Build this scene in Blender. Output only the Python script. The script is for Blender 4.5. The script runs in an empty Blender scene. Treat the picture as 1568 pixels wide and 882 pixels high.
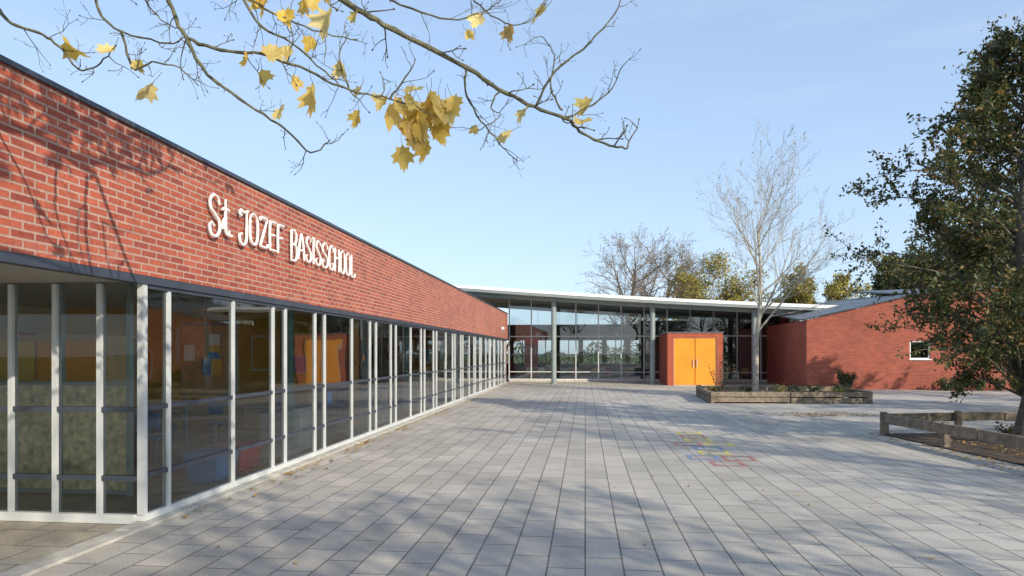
import bpy, math, random
from mathutils import Vector, Matrix
random.seed(11)
scene = bpy.context.scene
R = random.uniform

# ------------------------------------------------------------------ materials
def new_mat(name):
    m = bpy.data.materials.new(name); m.use_nodes = True
    nt = m.node_tree; b = nt.nodes["Principled BSDF"]
    return m, nt, b

def N(nt, t, **kw):
    n = nt.nodes.new(t)
    for k, v in kw.items():
        if k in n.inputs: n.inputs[k].default_value = v
        else: setattr(n, k, v)
    return n

def ramp(nt, src, stops):
    r = nt.nodes.new("ShaderNodeValToRGB")
    el = r.color_ramp.elements
    while len(el) < len(stops): el.new(0.5)
    for e, (p, c) in zip(el, stops):
        e.position = p; e.color = (c[0], c[1], c[2], 1)
    nt.links.new(src, r.inputs[0])
    return r

def pmat(name, c, rough=.6, var=.18, scale=6., metal=0., bump=.0, bscale=40.):
    m, nt, b = new_mat(name)
    tc = N(nt, "ShaderNodeTexCoord")
    n = N(nt, "ShaderNodeTexNoise"); n.inputs["Scale"].default_value = scale; n.inputs["Detail"].default_value = 6
    nt.links.new(tc.outputs["Object"], n.inputs["Vector"])
    r = ramp(nt, n.outputs["Fac"], [(.3, [x*(1-var) for x in c]), (.7, [min(1, x*(1+var)) for x in c])])
    nt.links.new(r.outputs[0], b.inputs["Base Color"])
    b.inputs["Roughness"].default_value = rough; b.inputs["Metallic"].default_value = metal
    if bump > 0:
        n2 = N(nt, "ShaderNodeTexNoise"); n2.inputs["Scale"].default_value = bscale; n2.inputs["Detail"].default_value = 4
        nt.links.new(tc.outputs["Object"], n2.inputs["Vector"])
        bp = N(nt, "ShaderNodeBump"); bp.inputs["Strength"].default_value = bump; bp.inputs["Distance"].default_value = .02
        nt.links.new(n2.outputs["Fac"], bp.inputs["Height"]); nt.links.new(bp.outputs[0], b.inputs["Normal"])
    return m

def brick_mat(name, axis, c1, c2, mortar, bw, rh, ms, rough=.85, stain=.25, offset=.5, bump=.5, stainscale=.6, wear=None, wl=.55, dirt=None, wamt=.45):
    m, nt, b = new_mat(name); L = nt.links
    tc = N(nt, "ShaderNodeTexCoord"); s = N(nt, "ShaderNodeSeparateXYZ"); cb = N(nt, "ShaderNodeCombineXYZ")
    L.new(tc.outputs["Object"], s.inputs[0])
    a, bb = {"yz": (1, 2), "xz": (0, 2), "yx": (1, 0), "xy": (0, 1)}[axis]
    L.new(s.outputs[a], cb.inputs[0]); L.new(s.outputs[bb], cb.inputs[1])
    br = N(nt, "ShaderNodeTexBrick"); br.offset = offset
    br.inputs["Scale"].default_value = 1; br.inputs["Brick Width"].default_value = bw
    br.inputs["Row Height"].default_value = rh; br.inputs["Mortar Size"].default_value = ms
    br.inputs["Mortar Smooth"].default_value = .15
    br.inputs["Color1"].default_value = (*c1, 1); br.inputs["Color2"].default_value = (*c2, 1); br.inputs["Mortar"].default_value = (*mortar, 1)
    L.new(cb.outputs[0], br.inputs["Vector"])
    n = N(nt, "ShaderNodeTexNoise"); n.inputs["Scale"].default_value = stainscale; n.inputs["Detail"].default_value = 8; n.inputs["Roughness"].default_value = .65
    L.new(tc.outputs["Object"], n.inputs["Vector"])
    r = ramp(nt, n.outputs["Fac"], [(.3, (1-stain,)*3), (.7, (1+stain,)*3)])
    mx = N(nt, "ShaderNodeMix", data_type='RGBA', blend_type='MULTIPLY'); mx.inputs["Factor"].default_value = 1
    L.new(br.outputs["Color"], mx.inputs["A"]); L.new(r.outputs[0], mx.inputs["B"])
    n3 = N(nt, "ShaderNodeTexNoise"); n3.inputs["Scale"].default_value = 55; n3.inputs["Detail"].default_value = 4
    L.new(tc.outputs["Object"], n3.inputs["Vector"])
    r3 = ramp(nt, n3.outputs["Fac"], [(.3, (.80,)*3), (.7, (1.2,)*3)])
    mx2 = N(nt, "ShaderNodeMix", data_type='RGBA', blend_type='MULTIPLY'); mx2.inputs["Factor"].default_value = 1
    L.new(mx.outputs["Result"], mx2.inputs["A"]); L.new(r3.outputs[0], mx2.inputs["B"])
    out = mx2.outputs["Result"]
    for (wc, sc, lo, hi, amt) in [q for q in ((wear, 1.7, wl, wl+.22, wamt) if wear else None, (dirt, 4.3, .56, .7, .55) if dirt else None) if q]:
        n4 = N(nt, "ShaderNodeTexNoise"); n4.inputs["Scale"].default_value = sc; n4.inputs["Detail"].default_value = 8; n4.inputs["Roughness"].default_value = .7
        L.new(tc.outputs["Object"], n4.inputs["Vector"])
        r4 = ramp(nt, n4.outputs["Fac"], [(lo, (0, 0, 0)), (hi, (amt,)*3)])
        mx3 = N(nt, "ShaderNodeMix", data_type='RGBA'); L.new(r4.outputs[0], mx3.inputs["Factor"])
        L.new(out, mx3.inputs["A"]); mx3.inputs["B"].default_value = (*wc, 1); out = mx3.outputs["Result"]
    L.new(out, b.inputs["Base Color"]); b.inputs["Roughness"].default_value = rough
    inv = N(nt, "ShaderNodeMath", operation='SUBTRACT'); inv.inputs[0].default_value = 1; L.new(br.outputs["Fac"], inv.inputs[1])
    ad = N(nt, "ShaderNodeMath", operation='MULTIPLY_ADD'); L.new(n3.outputs["Fac"], ad.inputs[0]); ad.inputs[1].default_value = .35; L.new(inv.outputs[0], ad.inputs[2])
    bp = N(nt, "ShaderNodeBump"); bp.inputs["Strength"].default_value = bump; bp.inputs["Distance"].default_value = .008
    L.new(ad.outputs[0], bp.inputs["Height"]); L.new(bp.outputs[0], b.inputs["Normal"])
    return m

def glass_mat(name, tint, boost, wav=.02):
    m, nt, b = new_mat(name); L = nt.links; nt.nodes.remove(b)
    out = nt.nodes["Material Output"]
    tr = N(nt, "ShaderNodeBsdfTransparent"); tr.inputs[0].default_value = (*tint, 1)
    gl = N(nt, "ShaderNodeBsdfGlossy"); gl.inputs["Color"].default_value = (.95, .97, 1, 1); gl.inputs["Roughness"].default_value = .0
    tc = N(nt, "ShaderNodeTexCoord"); n = N(nt, "ShaderNodeTexNoise"); n.inputs["Scale"].default_value = .9; n.inputs["Detail"].default_value = 1
    L.new(tc.outputs["Object"], n.inputs["Vector"])
    bp = N(nt, "ShaderNodeBump"); bp.inputs["Strength"].default_value = .25; bp.inputs["Distance"].default_value = wav
    L.new(n.outputs["Fac"], bp.inputs["Height"]); L.new(bp.outputs[0], gl.inputs["Normal"])
    fr = N(nt, "ShaderNodeFresnel"); fr.inputs[0].default_value = 1.5
    mu = N(nt, "ShaderNodeMath", operation='MULTIPLY', use_clamp=True); L.new(fr.outputs[0], mu.inputs[0]); mu.inputs[1].default_value = boost
    mx = N(nt, "ShaderNodeMixShader"); L.new(mu.outputs[0], mx.inputs[0]); L.new(tr.outputs[0], mx.inputs[1]); L.new(gl.outputs[0], mx.inputs[2])
    L.new(mx.outputs[0], out.inputs[0])
    return m

def leaf_mat(name, stops, trans=.35, rough=.5, clump=(.6, 1.35)):
    m, nt, b = new_mat(name); L = nt.links
    g = N(nt, "ShaderNodeNewGeometry")
    r = ramp(nt, g.outputs["Random Per Island"], stops)
    tc = N(nt, "ShaderNodeTexCoord"); n = N(nt, "ShaderNodeTexNoise"); n.inputs["Scale"].default_value = 1.3; n.inputs["Detail"].default_value = 3
    L.new(tc.outputs["Object"], n.inputs["Vector"])
    rr = ramp(nt, n.outputs["Fac"], [(.3, (clump[0],)*3), (.7, (clump[1],)*3)])
    mx = N(nt, "ShaderNodeMix", data_type='RGBA', blend_type='MULTIPLY'); mx.inputs["Factor"].default_value = 1
    L.new(r.outputs[0], mx.inputs["A"]); L.new(rr.outputs[0], mx.inputs["B"])
    L.new(mx.outputs["Result"], b.inputs["Base Color"]); b.inputs["Roughness"].default_value = rough
    t = N(nt, "ShaderNodeBsdfTranslucent"); L.new(mx.outputs["Result"], t.inputs[0])
    ms = N(nt, "ShaderNodeMixShader"); ms.inputs[0].default_value = trans
    L.new(b.outputs[0], ms.inputs[1]); L.new(t.outputs[0], ms.inputs[2]); L.new(ms.outputs[0], nt.nodes["Material Output"].inputs[0])
    return m

BR = ((.45, .108, .058), (.28, .056, .036), (.42, .28, .22))
M_brickY = brick_mat("red_brick_side", "yz", *BR, .235, .0695, .0095, stain=.16, wear=(.48, .23, .17), dirt=(.22, .055, .04))
M_brickX = brick_mat("red_brick_front", "xz", *BR, .235, .0695, .0095, stain=.14)
M_annex = brick_mat("annex_brick", "xz", (.38, .085, .045), (.27, .055, .03), (.25, .11, .08), .22, .07, .010, stain=.22, wear=(.36, .14, .09))
M_annexY = brick_mat("annex_brick_side", "yz", (.38, .085, .045), (.27, .055, .03), (.25, .11, .08), .22, .07, .010, stain=.15)
M_pave = brick_mat("concrete_pavers", "yx", (.48, .44, .375), (.38, .35, .30), (.13, .115, .095), .6, .3, .0075, rough=.85, stain=.20, stainscale=.35, bump=.35, wear=(.50, .47, .41), dirt=(.32, .29, .245))
M_slab = brick_mat("concrete_slabs", "xy", (.42, .37, .29), (.36, .32, .26), (.14, .13, .11), .5, .5, .007, rough=.8, stain=.2, bump=.3, dirt=(.24, .21, .16))
M_kerb = pmat("kerb_concrete", (.46, .43, .37), .85, .25, 5, bump=.3)
M_alu = pmat("anodised_aluminium", (.56, .58, .57), .42, .10, 3, metal=.1)
M_aluW = pmat("pale_frame_paint", (.6, .61, .59), .4, .10, 3)
M_dark = pmat("dark_blue_grey_paint", (.045, .055, .075), .4, .15, 4)
M_steel = pmat("grey_steel_paint", (.25, .29, .28), .45, .1, 3)
M_soffit = pmat("soffit_panel", (.36, .33, .28), .7, .08, 1)
M_white = pmat("white_paint", (.8, .8, .79), .5, .05, 3)
M_letter = pmat("white_letter_enamel", (.82, .81, .77), .4, .06, 20)
M_zinc = pmat("zinc_roof", (.13, .15, .165), .5, .15, 1.5, metal=.2)
M_glass = glass_mat("window_glass", (.88, .93, .90), 1.3)
M_glassH = glass_mat("hall_window_glass", (.66, .75, .78), 3.4)
M_frost = pmat("patterned_film", (.58, .50, .30), .5, .45, 14)
M_wall = pmat("cream_plaster", (.74, .66, .48), .8, .08, 1)
M_ceil = pmat("ceiling_panel", (.7, .69, .65), .8, .05, 1)
M_lino = pmat("linoleum", (.38, .32, .24), .5, .15, 3)
M_orange = pmat("orange_panel", (.78, .30, .03), .5, .12, 2)
M_yellow = pmat("yellow_panel", (.78, .48, .09), .5, .12, 2)
M_redp = pmat("red_plastic", (.6, .05, .04), .4, .1, 2)
M_bluep = pmat("blue_plastic", (.05, .27, .6), .4, .1, 2)
M_greenp = pmat("green_board", (.10, .28, .15), .6, .1, 2)
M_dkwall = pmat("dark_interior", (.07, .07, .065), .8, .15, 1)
M_wood = pmat("beech_wood", (.5, .33, .17), .5, .15, 8)
M_timber = pmat("weathered_timber", (.22, .175, .125), .85, .4, 7, bump=.6, bscale=25)
M_soil = pmat("soil", (.085, .06, .04), .95, .4, 6, bump=.8, bscale=18)
M_grass = pmat("grass", (.07, .10, .03), .95, .4, 1.5, bump=.8, bscale=30)
M_bark = pmat("grey_bark", (.13, .11, .085), .9, .35, 14, bump=.8, bscale=40)
M_barkpale = pmat("pale_bark", (.38, .35, .28), .85, .35, 9, bump=.6, bscale=30)
M_barkfar = pmat("twig_bark", (.22, .17, .13), .9, .2, 4)
M_barkmaple = pmat("maple_bark", (.125, .12, .07), .85, .5, 20, bump=.6, bscale=60)
M_door = pmat("orange_door_paint", (.84, .30, .02), .45, .10, 1.2)
M_porch = pmat("porch_red_render", (.38, .085, .045), .8, .15, 3, bump=.2)
M_lyel = leaf_mat("maple_leaf", [(0, (.82, .62, .16)), (.3, (.90, .74, .32)), (.55, (.86, .58, .09)), (.8, (.70, .58, .20)), (1, (.54, .32, .10))], .5, clump=(.75, 1.15))
M_lgreen = leaf_mat("olive_foliage", [(0, (.045, .075, .02)), (.4, (.08, .105, .03)), (.7, (.13, .13, .04)), (.9, (.22, .15, .045)), (1, (.30, .19, .06))], .3, clump=(.5, 1.4))
M_lgreen2 = leaf_mat("shrub_foliage", [(0, (.03, .06, .02)), (.6, (.06, .1, .03)), (1, (.1, .12, .03))], .25)
M_lfarY = leaf_mat("autumn_foliage", [(0, (.34, .27, .05)), (.5, (.45, .36, .08)), (1, (.22, .24, .06))], .3)
M_lfall = leaf_mat("fallen_leaf", [(0, (.35, .18, .05)), (.5, (.5, .32, .08)), (1, (.18, .09, .04))], .1)
M_red_mk = pmat("faded_red_marking", (.42, .20, .17), .8, .35, 9)
M_yel_mk = pmat("faded_yellow_marking", (.58, .50, .12), .8, .35, 9)
M_blu_mk = pmat("faded_blue_marking", (.20, .28, .42), .8, .35, 9)

# ------------------------------------------------------------------ mesh helpers
def mkobj(name, verts, faces, mat, parent=None, smooth=False, bevel=0):
    me = bpy.data.meshes.new(name); me.from_pydata([tuple(v) for v in verts], [], faces)
    me.materials.append(mat)
    if smooth:
        me.polygons.foreach_set("use_smooth", [True]*len(me.polygons))
    me.update()
    o = bpy.data.objects.new(name, me); scene.collection.objects.link(o)
    if parent: o.parent = parent
    if bevel:
        md = o.modifiers.new("bevel", 'BEVEL'); md.width = bevel; md.segments = 2; md.limit_method = 'ANGLE'
    return o

class G:
    def __init__(s, name): s.name = name; s.parts = {}
    def _p(s, part, mat): return s.parts.setdefault((part, mat.name), ([], [], mat))
    def poly(s, part, mat, vs, fs):
        V, F, _ = s._p(part, mat); o = len(V)
        V.extend(vs); F.extend([tuple(i+o for i in f) for f in fs])
    def box(s, part, mat, x0, x1, y0, y1, z0, z1):
        s.prism(part, mat, [(x0, y0), (x1, y0), (x1, y1), (x0, y1)], z0, z1)
    def prism(s, part, mat, pts, z0, z1):
        n = len(pts)
        vs = [(p[0], p[1], z0) for p in pts]+[(p[0], p[1], z1) for p in pts]
        fs = [tuple(range(n-1, -1, -1)), tuple(range(n, 2*n))]+[(i, (i+1) % n, n+(i+1) % n, n+i) for i in range(n)]
        s.poly(part, mat, vs, fs)
    def hex8(s, part, mat, vs):
        s.poly(part, mat, vs, [(3, 2, 1, 0), (4, 5, 6, 7), (0, 1, 5, 4), (1, 2, 6, 5), (2, 3, 7, 6), (3, 0, 4, 7)])
    def cyl(s, part, mat, p0, p1, r0, r1=None, n=14):
        V, F, _ = s._p(part, mat)
        tube(V, F, [Vector(p0), Vector(p1)], [r0, r1 if r1 else r0], n, caps=True)
    def done(s, bevel=0):
        e = bpy.data.objects.new(s.name, None); scene.collection.objects.link(e)
        for (pn, mn), (V, F, m) in s.parts.items():
            mkobj(pn, V, F, m, e, bevel=bevel)
        return e

def tube(V, F, pts, rad, sides=5, caps=False):
    ref = Vector((.31, .17, .93)); prev = None
    base = len(V); n = len(pts)
    for i, p in enumerate(pts):
        d = (pts[min(i+1, n-1)]-pts[max(i-1, 0)])
        if d.length < 1e-6: d = Vector((0, 0, 1))
        d.normalize()
        if prev is None:
            u = d.cross(ref)
            if u.length < .05: u = d.cross(Vector((1, 0, 0)))
        else:
            u = prev - d*prev.dot(d)
        u.normalize(); prev = u; w = d.cross(u)
        for k in range(sides):
            a = 2*math.pi*k/sides
            V.append(p+(u*math.cos(a)+w*math.sin(a))*rad[i])
    for i in range(n-1):
        for k in range(sides):
            a = base+i*sides+k; b = base+i*sides+(k+1) % sides
            F.append((a, b, b+sides, a+sides))
    if caps:
        F.append(tuple(base+k for k in range(sides-1, -1, -1)))
        F.append(tuple(base+(n-1)*sides+k for k in range(sides)))

def rdir():
    while True:
        v = Vector((R(-1, 1), R(-1, 1), R(-1, 1)))
        if .05 < v.length < 1: return v.normalized()

def catmull(pts, sub=5):
    P = [pts[0]]+list(pts)+[pts[-1]]; out = []
    for i in range(1, len(P)-2):
        for k in range(sub):
            t = k/sub
            out.append(.5*((2*P[i])+(P[i+1]-P[i-1])*t+(2*P[i-1]-5*P[i]+4*P[i+1]-P[i+2])*t*t+(3*P[i]-P[i-1]-3*P[i+1]+P[i+2])*t**3))
    out.append(pts[-1]); return out

def grow(V, F, p, d, L, r, lvl, prm, tips):
    mx = prm['levels']; n = 6 if lvl == 0 else (4 if lvl < mx else 3)
    pts = [p.copy()]; dd = d.copy(); rr = [r]
    for i in range(n):
        dd = (dd+rdir()*prm['wob']+Vector((0, 0, prm['up'][min(lvl, len(prm['up'])-1)]))).normalized()
        p = p+dd*(L/n); pts.append(p.copy()); rr.append(max(prm['rmin'], r*(1-(1-prm['taper'])*(i+1)/n)))
    tube(V, F, pts, rr, 7 if r > .05 else (5 if r > .015 else 3))
    if lvl >= mx:
        tips.append((pts[-1], dd)); tips.append((pts[len(pts)//2], dd)); return
    nc = prm['n'][lvl]
    for c in range(nc):
        t = prm['start'][lvl]+(1-prm['start'][lvl])*(c+R(.2, 1))/nc; t = min(t, 1)
        f = t*n; i = min(int(f), n-1); q = pts[i].lerp(pts[i+1], f-i)
        ld = (pts[i+1]-pts[i]).normalized()
        pr = rdir(); pr = (pr-ld*pr.dot(ld)).normalized()
        a = math.radians(R(*prm['ang'][min(lvl, len(prm['ang'])-1)]))
        cd = ld*math.cos(a)+pr*math.sin(a)
        grow(V, F, q, cd, L*prm['ratio'][lvl]*R(.7, 1.15)*(1.15-.45*t), max(prm['rmin'], rr[i]*prm['rr']), lvl+1, prm, tips)

def add_leaf(V, F, p, s, nrm=None):
    n = nrm or rdir(); u = n.cross(rdir()).normalized(); w = n.cross(u)
    o = len(V)
    V.extend([p-u*s, p-w*s*.5+n*s*.12, p+u*s, p+w*s*.5+n*s*.12]); F.append((o, o+1, o+2, o+3))

def make_tree(name, pos, h, r, prm, bark, leafm=None, lpt=0, lsize=.05, lspread=.3, trunkfrac=.5, lean=(0, 0)):
    V, F, tips = [], [], []
    grow(V, F, Vector(pos), Vector((lean[0], lean[1], 1)).normalized(), h*trunkfrac, r, 0, prm, tips)
    e = bpy.data.objects.new(name, None); scene.collection.objects.link(e)
    mkobj("trunk_and_branches", V, F, bark, e, smooth=True)
    if leafm and lpt > 0:
        LV, LF = [], []
        for t, d in tips:
            k = int(lpt) + (1 if random.random() < lpt-int(lpt) else 0)
            for _ in range(k): add_leaf(LV, LF, t+rdir()*R(0, lspread), lsize*R(.6, 1.2))
        if LF: mkobj("foliage", LV, LF, leafm, e)
    return e

YAW = math.radians(6.12)
FW = Vector((-math.sin(YAW), math.cos(YAW), 0)); RT = Vector((math.cos(YAW), math.sin(YAW), 0))

# ------------------------------------------------------------------ ground
mkobj("ground", [(-600, -400, -.03), (600, -400, -.03), (600, 900, -.03), (-600, 900, -.03)], [(0, 1, 2, 3)], M_grass)
mkobj("schoolyard_pavement", [(-30, -30, 0), (40, -30, 0), (40, 52, 0), (-30, 52, 0)], [(0, 1, 2, 3)], M_pave)
mkobj("entrance_footpath", [(-14, -10, .006), (-4.42, -10, .006), (-4.42, 6.30, .006), (-14, 6.30, .006)], [(0, 1, 2, 3)], M_slab)
k = G("kerb"); y = -10
while y < 37.2:
    k.box("kerbstone", M_kerb, -4.41, -4.20, y, y+.992, -.02, .03+R(-.003, .003)); y += 1.0
k.done(.006)
hs = G("hopscotch_marking")
def sqr(m, x0, y0, s, w=.07):
    for (a, b, c, d) in [(x0, x0+s, y0, y0+w), (x0, x0+s, y0+s-w, y0+s), (x0, x0+w, y0+w, y0+s-w), (x0+s-w, x0+s, y0+w, y0+s-w)]:
        hs.poly("painted_square_"+m.name, m, [(a, c, .004), (b, c, .004), (b, d, .004), (a, d, .004)], [(0, 1, 2, 3)])
seq = [M_red_mk, M_blu_mk, M_yel_mk, M_blu_mk, M_red_mk, M_yel_mk, M_red_mk, M_yel_mk]
yy = 10.5
for i, m in enumerate(seq):
    if i in (1, 4): sqr(m, 1.65, yy, .5); sqr(seq[(i+3) % 8], 2.2, yy, .5)
    else: sqr(m, 1.92, yy, .5)
    yy += .56
hs.done()

# ------------------------------------------------------------------ left wing
b = G("brick_school_building")
XW = -4.30; XG = -4.36; Y0 = .6; Y1 = 37.8; YC = 6.33
b.box("brick_parapet_wall", M_brickY, XW-.3, XW, Y0, Y1, 2.46, 3.85)
b.box("brick_end_wall", M_brickX, -14, XW-.3, Y0, Y0+.3, 2.46, 3.85)
b.box("coping", M_dark, XW-.36, XW+.03, Y0-.03, Y1+.03, 3.85, 3.892)
b.box("steel_lintel", M_dark, XW-.12, XW-.004, Y0, Y1, 2.38, 2.46)
b.box("soffit", M_soffit, -14, XW-.13, Y0+.3, YC-.03, 2.40, 2.45)
b.box("roof_deck", M_zinc, -14, XW-.38, Y0, Y1, 3.5, 3.62)
b.box("brick_north_wall", M_brickX, -14, XW-.31, Y1-.3, Y1, 0, 3.5)
b.box("brick_end_pier", M_brickX, XW-.3, XW-.06, Y1-.28, Y1-.02, 0.04, 2.36)
b.poly("side_glass", M_glass, [(XG, YC, .1), (XG, Y1-.3, .1), (XG, Y1-.3, 2.38), (XG, YC, 2.38)], [(0, 1, 2, 3)])
ms = [6.74]; base = 8.06
while base < Y1-.5:
    for o in (0, 1.09, 1.49, 2.59, 3.0):
        if base+o < Y1-.4: ms.append(base+o)
    base += 4.35
for yv in ms: b.box("vertical_mullion", M_alu, XG-.04, XG+.026, yv-.024, yv+.024, .1, 2.379)
for z in (.455, 1.125): b.box("transom", M_dark, XG-.03, XG+.022, YC+.06, Y1-.3, z, z+.045)
b.box("sill", M_aluW, XG-.06, XG+.045, YC-.02, Y1-.3, .036, .1)
b.box("head_frame", M_dark, XG-.04, XG+.03, YC+.05, Y1-.3, 2.34, 2.378)
b.box("corner_post", M_alu, XG-.03, XG+.035, YC-.035, YC+.03, .1, 2.39)
b.poly("front_glass", M_glass, [(-14, YC, .1), (XG-.05, YC, .1), (XG-.05, YC, 2.39), (-14, YC, 2.39)], [(0, 1, 2, 3)])
x = XG-.44
while x > -13.8:
    b.box("vertical_mullion", M_alu, x-.024, x+.024, YC-.035, YC+.04, .1, 2.385); x -= .48
for z in (.43, 1.11): b.box("transom", M_dark, -14, XG-.035, YC-.028, YC+.03, z, z+.05)
b.box("sill", M_aluW, -14, XG-.061, YC-.055, YC+.08, .012, .1)
b.box("interior_floor", M_lino, -13.7, XG-.09, YC+.1, Y1-.31, .0, .05)
b.box("interior_ceiling", M_ceil, -13.7, XW-.32, YC, Y1-.31, 2.62, 2.7)
b.box("interior_back_wall", M_wall, -11.2, -11, YC+.1, Y1-.31, .05, 2.62)
for i, (yv, m) in enumerate([(13.4, M_yellow), (20.6, M_wall), (27.6, M_orange), (33.2, M_wall)]):
    b.box("partition_wall", m, -11, -5.6, yv, yv+.12, .05, 2.62)
b.done()

def table(x, y, top=M_wood, w=1.2, d=.6, h=.68):
    t = G("school_table"); t.box("table_top", top, x-w/2, x+w/2, y-d/2, y+d/2, h-.03, h)
    for sx in (-1, 1):
        for sy in (-1, 1): t.cyl("leg", M_steel, (x+sx*(w/2-.06), y+sy*(d/2-.06), .05), (x+sx*(w/2-.06), y+sy*(d/2-.06), h-.03), .02, n=8)
    t.done()
def chair(x, y, m, f=1):
    t = G("school_chair"); t.box("seat", m, x-.19, x+.19, y-.19, y+.19, .40, .43)
    t.box("backrest", m, x-.19, x+.19, y+f*.17, y+f*.17+.025, .58, .80)
    for sx in (-1, 1):
        for sy in (-1, 1): t.cyl("leg", M_steel, (x+sx*.16, y+sy*.16, .05), (x+sx*.16, y+sy*.16, .58 if sy == f else .40), .013, n=6)
    t.done()
def shelf(x, y, L, h, cols):
    t = G("bookshelf")
    t.box("back_panel", M_white, x-.3, x-.28, y, y+L, .05, h)
    n = max(1, int(L/.5))
    for i in range(n+1): yy = y+i*L/n; t.box("side_panel", M_white, x-.28, x+.05, yy-.01, yy+.01, .05, h)
    kk = max(1, int(h/.38))
    for j in range(kk+1): z = .05+j*(h-.05)/kk; t.box("shelf_board", M_white, x-.279, x+.045, y+.012, y+L-.012, z-.01, z+.01)
    for i in range(n):
        for j in range(kk):
            if random.random() < .8:
                yy = y+i*L/n+.03; z = .062+j*(h-.05)/kk
                while yy < y+(i+1)*L/n-.1:
                    w = R(.03, .14); hh = R(.14, .28); t.box("books_and_bins", random.choice(cols), x-.2, x+.0, yy, yy+w-.005, z, z+min(hh, (h-.05)/kk-.05)); yy += w
    t.done()
cols = [M_redp, M_bluep, M_yellow, M_white, M_orange, M_greenp]
shelf(-4.8, 10.3, 1.4, .75, cols); shelf(-4.8, 14.5, 2.0, .9, cols)
shelf(-4.8, 19, 1.5, 1.1, cols); shelf(-4.8, 23.5, 2.5, .9, cols); shelf(-4.8, 30, 2.0, .9, cols)
for (tx, ty) in [(-6.2, 10.2), (-7.8, 11.2), (-6.3, 12.4), (-6.2, 15.8), (-8, 17.5), (-6.4, 19), (-6.3, 23), (-7.9, 24.6), (-6.2, 26), (-6.3, 30.2), (-8, 31.5)]:
    table(tx, ty); chair(tx-.3, ty-.5, random.choice(cols), -1); chair(tx+.35, ty+.5, random.choice(cols), 1)
def tub(x, y, m):
    t = G("toy_bin"); t.hex8("tub", m, [(x-.2, y-.25, .05), (x+.15, y-.25, .05), (x+.15, y+.25, .05), (x-.2, y+.25, .05), (x-.25, y-.3, .42), (x+.2, y-.3, .42), (x+.2, y+.3, .42), (x-.25, y+.3, .42)]); t.done()
tub(-4.85, 8.5, M_bluep); tub(-4.85, 9.15, M_redp)
def poster(x, y, z, w, h, m, ax='y'):
    t = G("wall_poster")
    if ax == 'y': t.box("paper", M_white, x-w/2, x+w/2, y-.012, y, z, z+h); t.box("picture", m, x-w/2+.04, x+w/2-.04, y-.018, y-.0125, z+.04, z+h-.04)
    else: t.box("paper", M_white, x, x+.012, y-w/2, y+w/2, z, z+h); t.box("picture", m, x+.0125, x+.018, y-w/2+.04, y+w/2-.04, z+.04, z+h-.04)
    t.done()
for yv in (13.4, 20.6, 27.6, 33.2):
    for xx in (-5.9, -6.6, -7.4, -8.2, -9.2): poster(xx, yv-.002, R(1.1, 1.5), R(.4, .6), R(.4, .8), random.choice(cols))
for yv in range(8, 36, 1): poster(-10.99, yv+.3, R(1.0, 1.5), R(.4, .8), R(.4, .8), random.choice(cols), 'x')
wp = G("window_pictures")
for i in range(30):
    yv = R(7.0, 36); zz = R(.6, 2.0); s_ = R(.12, .24)
    if min(abs(yv-q) for q in ms) < .25: continue
    wp.box("paper_"+str(i % 5), random.choice([M_white, M_yellow, M_orange, M_white, M_bluep]), XG-.022, XG-.018, yv-s_/2, yv+s_/2, zz, zz+s_*R(.8, 1.4))
wp.done()
c = G("draught_screen")
c.box("patterned_pane", M_frost, -9.5, -5.2, 7.32, 7.34, .12, 1.32)
for xx in (-9.5, -8.6, -7.7, -6.9, -6.05, -5.2): c.box("post", M_steel, xx-.025, xx+.025, 7.30, 7.36, .05, 2.6)
c.box("rail_low", M_steel, -9.5, -5.2, 7.305, 7.355, .07, .119); c.box("rail_top", M_steel, -9.5, -5.2, 7.305, 7.355, 1.321, 1.37); c.done()
c = G("storage_cupboard"); c.box("carcass", M_wood, -8.2, -6.2, 8.3, 8.8, .05, 1.9); c.box("door_left", M_yellow, -8.15, -7.22, 8.275, 8.298, .1, 1.85); c.box("door_right", M_orange, -7.18, -6.25, 8.275, 8.298, .1, 1.85); c.box("top", M_wood, -8.23, -6.17, 8.25, 8.82, 1.9, 1.93); c.done()
c = G("notice_board"); c.box("panel", M_wood, -6.0, -5.2, 9.6, 9.65, 1.1, 2.1); c.box("frame", M_steel, -6.05, -5.15, 9.66, 9.7, 1.05, 2.15)
for i in range(7): xx = R(-5.95, -5.4); zz = R(1.15, 1.8); c.box("sheet", random.choice([M_white, M_yellow, M_bluep, M_redp]), xx, xx+.17, 9.585-i*.002, 9.586-i*.002, zz, zz+.24)
c.box("leg_left", M_steel, -6.0, -5.95, 9.66, 9.7, .05, 1.05); c.box("leg_right", M_steel, -5.25, -5.2, 9.66, 9.7, .05, 1.05); c.done()
def curtain(y0, y1, m, x=-4.62):
    t = G("curtain"); V = []; F = []; n = 26
    for i in range(n+1):
        yy = y0+(y1-y0)*i/n; xx = x+.035*math.sin(i*2.1)
        V += [(xx, yy, .25), (xx+.01*math.sin(i*1.3), yy, 2.5)]
    F = [(2*i, 2*i+2, 2*i+3, 2*i+1) for i in range(n)]
    t.poly("cloth", m, V, F); t.done()
M_cur1 = pmat("ochre_curtain", (.6, .4, .16), .9, .2, 4); M_cur2 = pmat("green_curtain", (.22, .33, .29), .9, .2, 4)
curtain(10.0, 10.4, M_cur2); curtain(13.0, 13.5, M_cur1); curtain(17.2, 17.8, M_cur2); curtain(22, 22.5, M_cur2); curtain(28, 28.6, M_cur1)

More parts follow.
